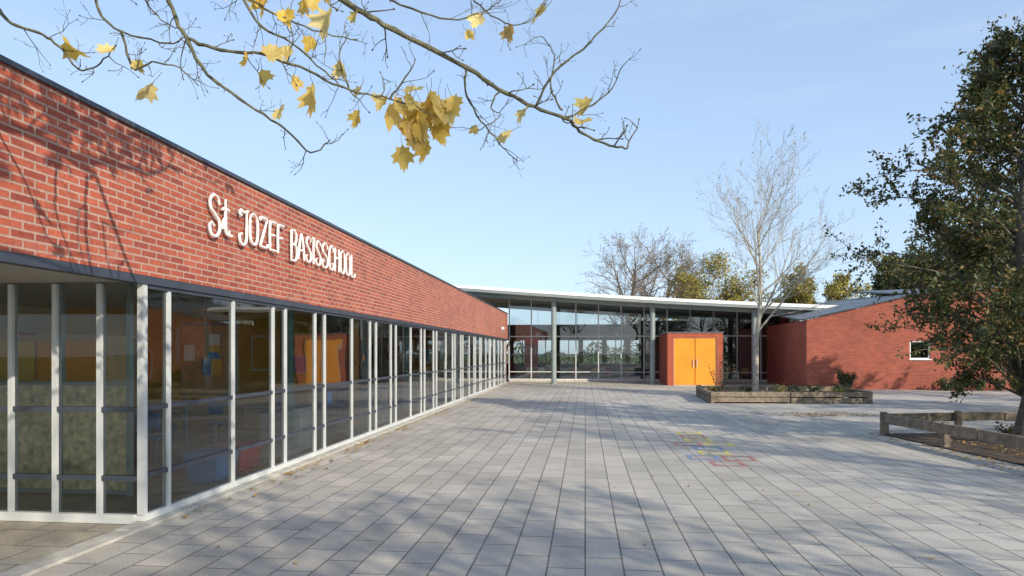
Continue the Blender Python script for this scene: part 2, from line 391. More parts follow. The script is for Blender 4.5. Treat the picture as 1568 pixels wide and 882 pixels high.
# ------------------------------------------------------------------ sign letters
def V2(*p): return [Vector((a, bb, 0)) for a, bb in p]
GL = {
 'S': (.62, [V2((.52, .80), (.46, .95), (.28, 1.0), (.10, .88), (.10, .68), (.30, .54), (.50, .40), (.52, .18), (.36, .02), (.14, .04), (.06, .22), (.16, .33), (.27, .25))]),
 's': (.50, [V2((.42, .82), (.32, .97), (.14, .93), (.08, .75), (.22, .56), (.38, .40), (.42, .2), (.3, .03), (.12, .05), (.05, .2), (.15, .28))]),
 't': (.40, [V2((.2, 1.0), (.2, .5), (.22, .12), (.34, .03), (.40, .16)), V2((.02, .68), (.2, .74), (.38, .70)), V2((.2, .5), (.08, .35), (.06, .15))]),
 '.': (.16, [V2((.06, .04), (.10, .04))]),
 'J': (.50, [V2((.38, 1.0), (.38, .5), (.36, .15), (.22, .01), (.06, .08), (.04, .26), (.16, .32)), V2((.1, .98), (.25, .92), (.48, 1.0)), V2((.1, .98), (.04, .86), (.13, .8))]),
 'O': (.54, [V2((.25, 1.0), (.08, .86), (.04, .5), (.08, .14), (.25, 0), (.42, .14), (.46, .5), (.42, .86), (.25, 1.0))]),
 'Z': (.54, [V2((.06, .86), (.1, .98), (.46, .98)), V2((.46, .98), (.05, .03)), V2((.05, .03), (.4, .03), (.47, .15))]),
 'E': (.48, [V2((.08, 0), (.06, .5), (.08, 1.0)), V2((.08, .98), (.4, .98)), V2((.08, .52), (.34, .54)), V2((.08, .02), (.42, .02))]),
 'F': (.46, [V2((.08, -.02), (.06, .5), (.08, 1.0)), V2((.08, .98), (.42, .98)), V2((.08, .52), (.34, .54))]),
 'B': (.52, [V2((.08, 0), (.08, 1.0)), V2((.08, .99), (.32, .98), (.42, .78), (.32, .56), (.12, .54)), V2((.12, .54), (.38, .5), (.46, .26), (.36, .04), (.08, .01))]),
 'A': (.54, [V2((.04, 0), (.12, .6), (.26, 1.0)), V2((.26, 1.0), (.38, .6), (.46, 0)), V2((.1, .36), (.42, .36))]),
 'I': (.26, [V2((.13, 1.0), (.11, .5), (.13, 0)), V2((.03, .98), (.13, 1.0), (.22, .94))]),
 'C': (.50, [V2((.42, .78), (.36, .97), (.2, .98), (.06, .78), (.04, .4), (.12, .08), (.28, .0), (.42, .12), (.40, .28), (.3, .28))]),
 'H': (.54, [V2((.08, 0), (.06, .5), (.08, 1.0)), V2((.44, 1.0), (.46, .5), (.44, 0)), V2((.08, .52), (.26, .6), (.44, .52))]),
 'L': (.46, [V2((.08, 1.0), (.06, .5), (.09, .02)), V2((.09, .02), (.34, .0), (.44, .16))]),
}
sg = G("school_name_sign"); V, F, _ = sg._p("letters", M_letter); VP_, FP_, _ = sg._p("fixing_pins", M_steel)
def word(txt, y0, y1, zb, hh):
    tot = sum(GL[ch][0] for ch in txt); sc = (y1-y0)/tot; cx = y0
    for j, ch in enumerate(txt):
        w, strokes = GL[ch]; h2 = hh*(1.12 if j == 0 else 1); zz = zb-(hh*.12 if j == 0 else 0)
        for st in strokes:
            pts = catmull(st, 5) if len(st) > 2 else [st[0], (st[0]+st[1])/2, st[1]]
            pw = [Vector((XW+.055, cx+p.x*sc, zz+p.y*h2)) for p in pts]
            r0 = .0150
            tube(V, F, pw, [r0*(1.3 if .15 < i/len(pw) < .85 else .9) for i in range(len(pw))], 6, caps=True)
            q = pw[len(pw)//2]; tube(VP_, FP_, [Vector((XW-.01, q.y, q.z)), q], [.006, .006], 5, caps=True)
        cx += w*sc
word("St.", 7.32, 7.86, 3.09, .43); word("JOZEF", 8.01, 9.28, 3.09, .40); word("BAsIsSCHOOL", 9.48, 12.28, 3.09, .40)
sg.done()
lp = G("wall_lamp"); lp.cyl("body", M_white, (XW+.001, 35.2, 2.95), (XW+.12, 35.2, 2.95), .09, .07); lp.box("bracket", M_steel, XW+.001, XW+.05, 35.15, 35.25, 2.75, 2.85); lp.done()

# ------------------------------------------------------------------ glazed hall
h = G("glazed_school_hall")
def zt(x): 
    t = (x+6.93)/20.5
    return 5.36-1.30*t-.10*math.sin(math.pi*t)
YF = 36.2; xs = [-9+ i*(13.6+9)/16 for i in range(17)]
for i in range(16):
    a, c2 = xs[i], xs[i+1]
    def strip(part, m, y0, y1, d0, d1):
        h.hex8(part, m, [(a, y0, zt(a)+d0), (c2, y0, zt(c2)+d0), (c2, y1, zt(c2)+d0), (a, y1, zt(a)+d0), (a, y0, zt(a)+d1), (c2, y0, zt(c2)+d1), (c2, y1, zt(c2)+d1), (a, y1, zt(a)+d1)])
    strip("white_fascia", M_white, YF, YF+.06, -.17, 0)
    strip("under_fascia_strip", M_steel, YF+.03, YF+.09, -.30, -.171)  # grey painted strip, slightly set back below the white fascia
    strip("roof_slab", M_zinc, YF+.061, 50.4, -.12, -.01)
    strip("ceiling_soffit", M_ceil, YF+.10, 50.4, -.28, -.125)
for cxx in (-1.69, 3.57, 8.83):
    zc = zt(cxx)-.30
    h.cyl("steel_column", M_steel, (cxx, 37.0, 0), (cxx, 37.0, zc), .14, n=20)
    h.cyl("column_base_plate", M_steel, (cxx, 37.0, 0), (cxx, 37.0, .06), .22, n=20)
    h.box("column_capital", M_steel, cxx-.25, cxx+.25, 36.8, 37.2, zc-.14, zc)
for i in range(16):
    a, c2 = xs[i], xs[i+1]
    h.hex8("eaves_beam", M_steel, [(a, 36.92, zt(a)-.50), (c2, 36.92, zt(c2)-.50), (c2, 37.08, zt(c2)-.50), (a, 37.08, zt(a)-.50), (a, 36.92, zt(a)-.285), (c2, 36.92, zt(c2)-.285), (c2, 37.08, zt(c2)-.285), (a, 37.08, zt(a)-.285)])
YG = 40.0; xl, xr = -4.45, 11.2
n = 12
for i in range(n):
    a = xl+(xr-xl)*i/n; c2 = xl+(xr-xl)*(i+1)/n
    h.poly("glass", M_glassH, [(a, YG, .1), (c2, YG, .1), (c2, YG, zt(c2)-.285), (a, YG, zt(a)-.285)], [(0, 1, 2, 3)])
for i in range(n+1):
    a = xl+(xr-xl)*i/n; h.box("mullion", M_alu, a-.03, a+.03, YG-.07, YG+.05, .1, zt(a)-.30)
for z, m, t in ((.1, M_aluW, .07), (.55, M_aluW, .05), (2.62, M_aluW, .06), (1.55, M_dark, .04)):
    h.box("transom", m, xl, xr, YG-.06, YG+.045, z-.001, z+t-.001)
h.box("plinth", M_kerb, xl, xr, YG-.1, YG+.1, 0, .098)
h.box("floor", M_lino, -9, xr, YG+.1, 50, 0, .04)
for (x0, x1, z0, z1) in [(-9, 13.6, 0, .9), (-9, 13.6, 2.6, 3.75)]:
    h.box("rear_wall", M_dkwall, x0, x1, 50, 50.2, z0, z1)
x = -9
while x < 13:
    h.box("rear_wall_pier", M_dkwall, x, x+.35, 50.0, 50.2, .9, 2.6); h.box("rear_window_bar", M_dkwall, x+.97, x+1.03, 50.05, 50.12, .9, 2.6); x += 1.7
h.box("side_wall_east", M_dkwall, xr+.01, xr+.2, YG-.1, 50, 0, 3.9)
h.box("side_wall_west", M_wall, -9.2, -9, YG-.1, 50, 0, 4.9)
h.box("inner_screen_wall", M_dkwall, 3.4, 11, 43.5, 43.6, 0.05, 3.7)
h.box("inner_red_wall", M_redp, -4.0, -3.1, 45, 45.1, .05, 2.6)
h.box("brick_return", M_annexY, 10.9, 11.19, 39, YG-.11, 0, zt(11)-.31)
h.done()
for (tx, ty) in [(-3, 42), (-1, 43), (1, 42), (2.5, 44), (-2, 47), (1.5, 47), (9, 42), (7.5, 42.3)]:
    table(tx, ty); chair(tx-.35, ty-.5, random.choice(cols), -1); chair(tx+.35, ty-.5, random.choice(cols), -1); chair(tx, ty+.5, random.choice(cols), 1)
def pendant(x, y):
    t = G("pendant_lamp"); t.cyl("shade", M_white, (x, y, 2.75), (x, y, 3.0), .22, .08); t.cyl("cord", M_dark, (x, y, 3.0), (x, y, zt(x)-.3), .01, n=5); t.done()
for xx in (-3, -.5, 2): pendant(xx, 43.5)

p = G("entrance_porch")
p.box("wall_left", M_porch, 4.24, 4.55, 36.0, 39.9, 0, 2.72); p.box("wall_right", M_porch, 6.72, 7.03, 36.0, 39.9, 0, 2.72)
p.box("head", M_porch, 4.551, 6.719, 36.0, 39.9, 2.48, 2.72); p.box("cap_flashing", M_zinc, 4.2, 7.07, 35.96, 39.9, 2.721, 2.77)
p.box("door_leaf_left", M_door, 4.60, 5.622, 36.05, 36.10, .03, 2.44); p.box("door_leaf_right", M_door, 5.658, 6.67, 36.05, 36.10, .03, 2.44)
p.box("door_frame_head", M_wood, 4.552, 6.718, 36.03, 36.12, 2.441, 2.479)
p.box("door_frame_left", M_wood, 4.552, 4.598, 36.03, 36.12, 0, 2.44); p.box("door_frame_right", M_wood, 6.672, 6.718, 36.03, 36.12, 0, 2.44)
p.box("threshold", M_kerb, 4.5, 6.8, 35.6, 36.0, 0, .03)
for xx in (5.55, 5.73): p.cyl("pull_handle", M_alu, (xx, 35.99, .95), (xx, 35.99, 1.35), .02, n=8); p.cyl("handle_stud", M_alu, (xx, 35.99, 1.15), (xx, 36.05, 1.15), .01, n=6)
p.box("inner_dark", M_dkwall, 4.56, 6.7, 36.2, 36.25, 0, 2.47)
p.done()

# ------------------------------------------------------------------ annex
a = G("red_brick_annex"); YA = 33.0
def za(x): return 3.20+(x-10.23)*.235 if x < 15.2 else 4.37+(x-15.2)*.07
def wallp(x0, x1, z0=None, z1=None):
    b0 = z0 if z0 is not None else 0
    t0 = z1 if z1 is not None else za(x0); t1 = z1 if z1 is not None else za(x1)
    a.hex8("front_wall", M_annex, [(x0, YA, b0), (x1, YA, b0), (x1, YA+.3, b0), (x0, YA+.3, b0), (x0, YA, t0), (x1, YA, t1), (x1, YA+.3, t1), (x0, YA+.3, t0)])
wallp(10.23, 14.77); wallp(14.77, 15.2, 0, 1.4); wallp(14.77, 15.2, 2.24); wallp(15.2, 15.67, 0, 1.4); wallp(15.2, 15.67, 2.24); wallp(15.67, 28)
a.hex8("side_wall", M_annexY, [(10.23, YA+.3, 0), (10.53, YA+.3, 0), (10.53, 44, 0), (10.23, 44, 0), (10.23, YA+.3, 3.2), (10.53, YA+.3, 3.25), (10.53, 44, 3.25), (10.23, 44, 3.2)])
for x0, x1 in ((10.1, 15.2), (15.2, 28)):
    z0, z1 = za(max(x0, 10.23)), za(x1)
    if x0 > 15: z0 = za(15.2)
    a.hex8("roof_edge", M_dark, [(x0, YA-.08, z0+.002), (x1, YA-.08, z1+.002), (x1, YA+.3, z1+.002), (x0, YA+.3, z0+.002), (x0, YA-.08, z0+.07), (x1, YA-.08, z1+.07), (x1, YA+.3, z1+.07), (x0, YA+.3, z0+.07)])
    a.hex8("metal_roof", M_zinc, [(x0, YA+.3, z0), (x1, YA+.3, z1), (x1, 41, z1+.35), (x0, 41, z0+.75), (x0, YA+.3, z0+.06), (x1, YA+.3, z1+.06), (x1, 41, z1+.43), (x0, 41, z0+.83)])
for (x0, x1, z0, z1) in ((14.77, 15.67, 1.4, 1.46), (14.77, 15.67, 2.18, 2.24), (14.77, 14.83, 1.46, 2.18), (15.61, 15.67, 1.46, 2.18)):
    a.box("window_frame", M_white, x0, x1, YA+.05, YA+.12, z0, z1)
a.box("window_sill", M_white, 14.72, 15.72, YA-.05, YA+.049, 1.36, 1.399)
a.poly("window_glass", M_glass, [(14.8, YA+.09, 1.43), (15.64, YA+.09, 1.43), (15.64, YA+.09, 2.21), (14.8, YA+.09, 2.21)], [(0, 1, 2, 3)])
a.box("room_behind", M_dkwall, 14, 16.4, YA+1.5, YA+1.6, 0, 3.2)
a.box("east_wall", M_annexY, 27.7, 28, YA+.3, 44, 0, 5)
a.done()

# ------------------------------------------------------------------ planters
def planter(name, corners, hgt, opened=False):
    g = G(name); nC = len(corners)
    for i in range(nC):
        p0 = Vector((*corners[i], 0)); p1 = Vector((*corners[(i+1) % nC], 0)); d = (p1-p0); Ln = d.length; d.normalize(); nn = Vector((d.y, -d.x, 0))*.035
        nseg = max(1, round(Ln/2.4))
        def plank(z0, z1):
            for j in range(nseg):
                q0 = p0.lerp(p1, j/nseg)+d*.02; q1 = p0.lerp(p1, (j+1)/nseg)-d*.02; dz0, dz1 = R(-.014, .014), R(-.014, .014)
                vs = [q0-nn, q1-nn, q1+nn, q0+nn]; zz = [dz0, dz1, dz1, dz0]
                g.hex8("timber_plank", M_timber, [(v.x, v.y, z0+e) for v, e in zip(vs, zz)]+[(v.x, v.y, z1+e) for v, e in zip(vs, zz)])
        if opened: plank(hgt-.20, hgt-.02)
        else: plank(.03, hgt*.47); plank(hgt*.47+.03, hgt-.02)
        kN = max(1, int(Ln/1.5))
        for j in range(kN+1):
            q = p0.lerp(p1, j/kN)-nn*2.5
            g.box("post", M_timber, q.x-.055, q.x+.055, q.y-.055, q.y+.055, 0, hgt+R(-.01, .03))
    vs = [(c[0], c[1], .02 if opened else hgt*.55) for c in corners]; g.poly("soil", M_soil, vs, [tuple(range(nC))])
    return g.done(.006)
planter("wooden_planter", [(4.15, 23.5), (9.5, 23.9), (9.8, 27.8), (4.4, 27.6)], .40)
planter("wooden_planter", [(6.75, 9.0), (14.5, 8.6), (14.2, 16.6), (6.1, 14.9)], .46, True)

def shrub(name, x, y, z, rx, rz, nleaf, m, ls=.05):
    e = bpy.data.objects.new(name, None); scene.collection.objects.link(e)
    V, F, LV, LF = [], [], [], []
    for i in range(14):
        d = Vector((R(-.8, .8), R(-.8, .8), 1)).normalized(); L = rz*R(.6, 1)
        pts = [Vector((x, y, z)), Vector((x, y, z))+d*L*.5+rdir()*.04, Vector((x, y, z))+Vector((d.x*rx*1.2, d.y*rx*1.2, L))]
        tube(V, F, pts, [.012, .008, .003], 4)
        for _ in range(nleaf//14):
            t = R(.25, 1); q = pts[0].lerp(pts[2], t)+rdir()*R(0, .5)*rx*.6
            if q.z > z: add_leaf(LV, LF, q, ls*R(.6, 1.2))
    mkobj("stems", V, F, M_bark, e)
    if LF: mkobj("foliage", LV, LF, m, e)
for i in range(9): shrub("low_shrub", R(4.6, 9.2), R(24.2, 27.2), .22, R(.25, .5), R(.2, .4), 200, random.choice([M_lgreen2, M_lgreen, M_lfarY]), .04)
for i in range(8): shrub("low_shrub", R(7.4, 13), R(9.8, 15), .02, R(.25, .5), R(.2, .4), 200, random.choice([M_lgreen2, M_lgreen]), .04)
shrub("garden_shrub", 11.7, 32.2, 0, .5, .95, 1500, M_lgreen2, .05)
for xx in (15.9, 16.5, 17.3, 18.2, 19): shrub("garden_shrub", xx, 32.2, 0, .5, .6, 900, M_lgreen2, .05)
shrub("garden_shrub", 5.0, 26, .2, .8, 1.5, 420, M_lgreen, .035)
LV, LF = [], []
random.seed(77)
for _ in range(7000):
    xx = R(-22, 26); hh = 2.0+.5*math.sin(xx*.7)+.4*math.sin(xx*1.9); add_leaf(LV, LF, Vector((xx, 57.5+R(-.6, .6), R(0, 1)**.7*hh)), R(.10, .2))
mkobj("garden_hedge", LV, LF, M_lgreen)

LV, LF = [], []
def fall(x, y, z, s): add_leaf(LV, LF, Vector((x, y, z+.012)), s, (Vector((R(-.35, .35), R(-.35, .35), 1))).normalized())
for _ in range(300): fall(-4.14+abs(random.gauss(0, .09)), R(6.5, 37), .015, R(.02, .045))
for _ in range(260):
    cy = random.choice([9.5, 12, 15, 19, 24]); fall(-4.14+abs(random.gauss(0, .18)), random.gauss(cy, .7), .01, R(.025, .055))
for _ in range(330): fall(R(-3.5, 14), R(4, 33), .0, R(.015, .035))
for _ in range(1500): fall(R(4.5, 9.2), R(24, 27.4), .22, R(.03, .06))
for _ in range(3000): fall(R(6.9, 13.5), R(9.2, 15), .02, R(.025, .055))
for _ in range(450): fall(random.gauss(6.6, .9), random.gauss(19.5, .35), 0, R(.03, .05))
for _ in range(450): fall(random.gauss(6.35, .3), R(9, 15.5), 0, R(.025, .045))
mkobj("fallen_leaves", LV, LF, M_lfall)

# ------------------------------------------------------------------ trees
prm_young = dict(levels=4, wob=.10, up=[.0, .16, .12, .10, .06], n=[15, 7, 6, 4], start=[.36, .15, .15, .2], ang=[(30, 55), (25, 48), (25, 50), (25, 50)], ratio=[.62, .50, .5, .5], rr=.5, taper=.22, rmin=.0035)
random.seed(5)
make_tree("bare_birch_tree", (6.2, 25.8, .2), 9.6, .12, prm_young, M_barkpale, M_lgreen, .10, .035, .06, trunkfrac=.64)
prm_far = dict(levels=4, wob=.14, up=[.0, .08, .06, .04, .02], n=[13, 8, 7, 4], start=[.15, .2, .15, .15], ang=[(35, 75), (28, 60), (28, 60), (25, 55)], ratio=[.68, .55, .52, .5], rr=.5, taper=.3, rmin=.009)
random.seed(9)
make_tree("bare_tree", (3.6, 61, 0), 15, .3, prm_far, M_barkfar, M_lfarY, .1, .10, .4, trunkfrac=.6)
make_tree("bare_tree", (7.0, 64, 0), 14, .3, prm_far, M_barkfar, M_lfarY, .25, .10, .4, trunkfrac=.6)
make_tree("autumn_tree", (10.2, 61, 0), 12.3, .25, prm_far, M_barkfar, M_lfarY, 1.8, .13, .7, trunkfrac=.58)
make_tree("autumn_tree", (18.4, 60, 0), 9.8, .2, prm_far, M_barkfar, M_lfarY, 3, .13, .5, trunkfrac=.58)
make_tree("autumn_tree", (21.6, 50, 0), 9.6, .2, prm_far, M_barkfar, M_lgreen, 6, .13, .5, trunkfrac=.62)
make_tree("autumn_tree", (26, 47, 0), 12, .25, prm_far, M_barkfar, M_lgreen, 6, .13, .5, trunkfrac=.6)

def leafy_tree(name, base, prof, bark, leafm, nl, seed, ls=.045, per=30):
    random.seed(seed)
    e = bpy.data.objects.new(name, None); scene.collection.objects.link(e)
    V, F, LV, LF = [], [], [], []
    top = prof[-1][0]
    def rad(z):
        for (z0, r0), (z1, r1) in zip(prof, prof[1:]):
            if z0 <= z <= z1: return r0+(r1-r0)*(z-z0)/(z1-z0)
        return .2
    B = Vector(base); n = 9
    tp = [B+Vector((.12*math.sin(i*1.1), .1*math.cos(i*.9)-.1, top*.97*i/n)) for i in range(n+1)]
    tube(V, F, tp, [.12*(1-i/n)**.8+.012+(.05 if i == 0 else 0) for i in range(n+1)], 8)
    for li in range(nl):
        z = prof[0][0]+(top-prof[0][0])*(li/nl)**.95; ang = li*2.4+R(-.5, .5); rr = rad(z)*R(.5, 1.12)
        s = B+Vector((0, 0, max(.9, z-rr*.45)))
        en = B+Vector((math.cos(ang)*rr, math.sin(ang)*rr, z))
        mid = s.lerp(en, .5)+Vector((0, 0, rr*.10))+rdir()*.12
        pts = catmull([s, mid, en], 4)
        tube(V, F, pts, [max(.005, .03*(1-i/len(pts))) for i in range(len(pts))], 5)
        for si in range(10):
            t = R(.3, 1); q = s.lerp(mid, t*2) if t < .5 else mid.lerp(en, t*2-1)
            d = (en-s).normalized()*.6+rdir()*.9+Vector((0, 0, .15)); d.normalize(); L = R(.3, .8)*(.5+rr/4)
            p2 = [q, q+d*L*.5+rdir()*.04, q+d*L]
            tube(V, F, p2, [.008, .006, .003], 3)
            dens = R(.15, 1.6)
            for _ in range(int(per*dens)):
                u = R(.1, 1.1); add_leaf(LV, LF, q+d*L*u+rdir()*R(0, .19), ls*R(.6, 1.2))
    mkobj("trunk_and_branches", V, F, bark, e, smooth=True); mkobj("foliage", LV, LF, leafm, e)
leafy_tree("leafy_alder_tree", (7.93, 13.4, .02), [(1.25, 1.1), (1.7, 2.2), (2.4, 2.75), (3.6, 3.05), (4.6, 2.5), (5.6, 2.0), (6.6, 1.3), (7.6, .4)], M_bark, M_lgreen, 100, 3, ls=.052, per=62)
leafy_tree("leafy_alder_tree", (13.0, 20.5, 0), [(.8, 1.4), (1.6, 2.2), (2.8, 2.7), (4.2, 2.6), (5.6, 1.9), (7.8, .4)], M_bark, M_lgreen, 70, 8, ls=.065, per=44)

prm_sh = dict(levels=3, wob=.13, up=[.0, .08, .05, .03], n=[10, 7, 6], start=[.3, .2, .15], ang=[(30, 65), (28, 60), (28, 55)], ratio=[.62, .55, .5], rr=.5, taper=.3, rmin=.012)
random.seed(21)
for (x, y, hh, lf) in [(11, -5.5, 11, 3), (17.5, -1.0, 12, 3), (7.0, -12, 12, 3), (24, 4.5, 12, 5), (15, -12, 13, 2)]:
    make_tree("schoolyard_tree", (x, y, 0), hh, .24, prm_sh, M_bark, M_lfarY, lf, .09, .40, trunkfrac=.68)
random.seed(33)
leafy_tree("leafy_alder_tree", (24, 13, 0), [(1.0, 1.2), (2.4, 2.9), (4, 3.2), (5.6, 2.8), (8.5, .4)], M_bark, M_lgreen, 60, 12, ls=.08, per=26)
leafy_tree("leafy_alder_tree", (22, 22, 0), [(1.0, 1.2), (2.4, 2.9), (4, 3.2), (5.6, 2.8), (8.5, .4)], M_bark, M_lgreen, 60, 13, ls=.08, per=26)

# ------------------------------------------------------------------ maple whose boughs hang over the yard
random.seed(4)
def dep(a_, z): return 4.2+.22*math.sin(1.7*a_+1)+.12*math.sin(3*z)
def SP(a_, z): return RT*a_+FW*dep(a_, z)+Vector((0, 0, z))
boughs = [
 (.021, [(-2.1, 4.42), (-1.54, 4.09), (-1.18, 3.85), (-.90, 3.70), (-.70, 3.61), (-.277, 3.46), (-.076, 3.356), (.145, 3.27), (.346, 3.21), (.466, 3.115), (.627, 3.047), (.748, 3.02)]),
 (.009, [(-1.18, 4.0), (-.98, 3.91), (-.66, 3.77), (-.38, 3.73), (-.157, 3.83), (-.056, 3.93)]),
 (.009, [(.145, 3.27), (.265, 3.47), (.486, 3.65), (.667, 3.87), (.70, 4.0)]),
 (.008, [(-.277, 3.46), (-.289, 3.33), (-.197, 3.17), (-.056, 3.03), (.024, 2.955)]),
 (.008, [(.346, 3.21), (.486, 3.27), (.627, 3.37), (.687, 3.49)]),
 (.007, [(.326, 3.25), (.245, 3.39), (.265, 3.57), (.185, 3.69)]),
 (.006, [(-.076, 3.356), (-.137, 3.25), (-.076, 3.21), (-.217, 3.107)]),
 (.014, [(-2.2, 4.3), (-2.07, 3.91), (-1.95, 3.67), (-1.865, 3.51), (-1.66, 3.43), (-1.42, 3.40), (-1.18, 3.33), (-.96, 3.25), (-.74, 3.23), (-.54, 3.19)]),
 (.011, [(-3.3, 3.95), (-3.15, 3.77), (-2.91, 3.67), (-2.77, 3.57), (-2.65, 3.43), (-2.49, 3.45), (-2.35, 3.53)]),
 (.011, [(-2.6, 4.2), (-2.53, 3.91), (-2.45, 3.71), (-2.29, 3.59), (-1.99, 3.49), (-1.865, 3.51)]),
 (.011, [(-1.865, 3.51), (-1.765, 3.31), (-1.54, 3.15), (-1.34, 3.02), (-1.20, 2.90), (-1.09, 2.98)]),
 (.008, [(-2.31, 3.60), (-2.25, 3.39), (-2.11, 3.40), (-1.93, 3.35), (-1.83, 3.25)]),
 (.010, [(-1.9, 4.15), (-1.74, 3.91), (-1.54, 3.75), (-1.36, 3.63), (-1.14, 3.55), (-.9, 3.52)]),
 (.007, [(-.74, 3.23), (-.62, 3.39), (-.58, 3.47)]),
 (.009, [(-1.62, 3.95), (-1.46, 3.59), (-1.26, 3.47), (-1.06, 3.31), (-1.0, 3.26)]),
 (.007, [(-2.2, 4.0), (-2.15, 3.78), (-2.02, 3.62), (-1.9, 3.55)]),
 (.006, [(-.3, 4.0), (-.2, 3.85), (0, 3.75), (.15, 3.82), (.22, 3.95)]),
 (.006, [(-1.3, 3.36), (-1.25, 3.5), (-1.28, 3.6)]),
 (.006, [(-.96, 3.25), (-1.0, 3.42), (-.95, 3.55)]),
]
mp = bpy.data.objects.new("maple_tree", None); scene.collection.objects.link(mp)
BV, BF = [], []
TB = Vector((-1.0, -3.2, 0))
tube(BV, BF, [TB, TB+Vector((.05, .1, 1.2)), TB+Vector((0, .25, 2.5)), TB+Vector((-.1, .6, 3.8))], [.24, .2, .18, .16], 12)
crown0 = TB+Vector((-.1, .6, 3.8))
def twig(p, d, L, r, lv=0):
    pts = [p]; n = 4
    for i in range(n):
        d = (d+rdir()*.38+Vector((0, 0, .05))).normalized(); pts.append(pts[-1]+d*L/n)
    tube(BV, BF, pts, [r*(1-.55*i/n) for i in range(n+1)], 4)
    tube(BV, BF, [pts[-1], pts[-1]+d*.008, pts[-1]+d*.018], [r*.6, r*1.3, r*.3], 4)
    if lv < 2:
        for j in range(2 if lv == 0 else 1):
            i = random.randint(1, 3); twig(pts[i], (d*.6+rdir()*.7).normalized(), L*R(.35, .6), r*.65, lv+1)
for r, pl in boughs:
    pts = catmull([SP(a_, z) for a_, z in pl], 5); n = len(pts)
    pts = [p_+rdir()*.006 for p_ in pts]
    tube(BV, BF, pts, [max(.0034, r*(1-.72*i/n)*(1+.12*math.sin(i*2.3))) for i in range(n)], 7)
    for i in range(3, n, 4 if r > .01 else 3):
        d = (pts[i]-pts[i-1]).normalized(); s = rdir(); s = (s-d*s.dot(d)).normalized()
        twig(pts[i], (d*.6+s*.8).normalized(), R(.10, .26), max(.0026, r*.28))
for (a_, z, r) in [(-2.1, 4.42, .02), (-3.3, 3.95, .011), (-.3, 4.0, .006), (.70, 4.0, .006)]:
    e_ = SP(a_, z); mid = crown0.lerp(e_, .5)+Vector((R(-.3, .3), R(-.2, .2), .6))
    q1 = crown0.lerp(mid, .5)+Vector((R(-.2, .2), 0, .35)); q2 = mid.lerp(e_, .5)+Vector((R(-.3, .3), 0, .15))
    pts = [p_+rdir()*.03 for p_ in catmull([crown0, q1, mid, q2, e_], 5)]; pts[-1] = e_
    tube(BV, BF, pts, [.045*(1-i/(len(pts)-1))**1.5+r for i in range(len(pts))], 7)
for (f_, t_, r) in [((-2.2, 4.3), (-2.1, 4.42), .014), ((-2.6, 4.2), (-2.1, 4.42), .011), ((-1.9, 4.15), (-1.75, 4.22), .010), ((-1.62, 3.95), (-1.54, 4.09), .009), ((-1.18, 4.0), (-1.3, 3.93), .009), ((-2.2, 4.0), (-2.14, 4.1), .007)]:
    p0, p1 = SP(*f_), SP(*t_); tube(BV, BF, [p0, p0.lerp(p1, .5)+rdir()*.02, p1], [r, r, r*1.1], 6)
prm_c = dict(levels=3, wob=.24, up=[.05, .05, .03, .0], n=[8, 7, 6], start=[.2, .2, .2], ang=[(30, 60), (30, 60), (30, 55)], ratio=[.6, .55, .5], rr=.5, taper=.25, rmin=.005)
tips = []; tips2 = []
for d in [(-.5, .75, .55), (-.15, .9, .6), (.25, .6, .9), (-.7, .1, .9), (.5, -.3, .9), (-.3, -.6, .9)]:
    grow(BV, BF, crown0, Vector(d).normalized(), 3.6, .06, 0, prm_c, tips)
# long upper limbs reaching forward over the yard beside the school
def limb(pts, r0, r1, kids, klen):
    pl = [p_+rdir()*.035 for p_ in catmull([Vector(q) for q in pts], 5)]; n = len(pl)
    tube(BV, BF, pl, [r0+(r1-r0)*i/(n-1) for i in range(n)], 7)
    prm = dict(levels=1, wob=.26, up=[.02, .0], n=[6], start=[.15], ang=[(30, 60)], ratio=[.45], rr=.55, taper=.3, rmin=.0055)
    for kx in range(kids):
        i = int(n*(.45+.53*kx/kids)); d = (pl[min(i+1, n-1)]-pl[i-1]).normalized(); s = rdir(); s = (s-d*s.dot(d)).normalized()
        if s.z < -.3: s.z *= -.5
        grow(BV, BF, pl[i], (d*.75+s*.75).normalized(), klen*R(.6, 1.1), .014, 0, prm, tips2)
c0 = tuple(crown0)
limb([c0, (-1.3, -1.4, 5.0), (-1.5, .4, 5.2), (-1.75, 2.2, 5.05), (-1.9, 3.6, 4.95), (-2.1, 4.7, 5.05)], .075, .012, 20, 1.0)
limb([c0, (-1.0, -1.5, 5.1), (-1.2, .2, 5.5), (-1.3, 1.7, 5.6), (-1.55, 2.9, 5.45), (-1.6, 3.9, 5.6)], .07, .012, 18, 1.0)
limb([c0, (-1.6, -1.3, 4.7), (-2.1, .3, 4.8), (-2.4, 1.8, 4.55), (-2.6, 3.0, 4.5), (-2.75, 3.9, 4.6)], .06, .010, 16, .8)
mkobj("trunk_and_boughs", BV, BF, M_barkmaple, mp, smooth=True)

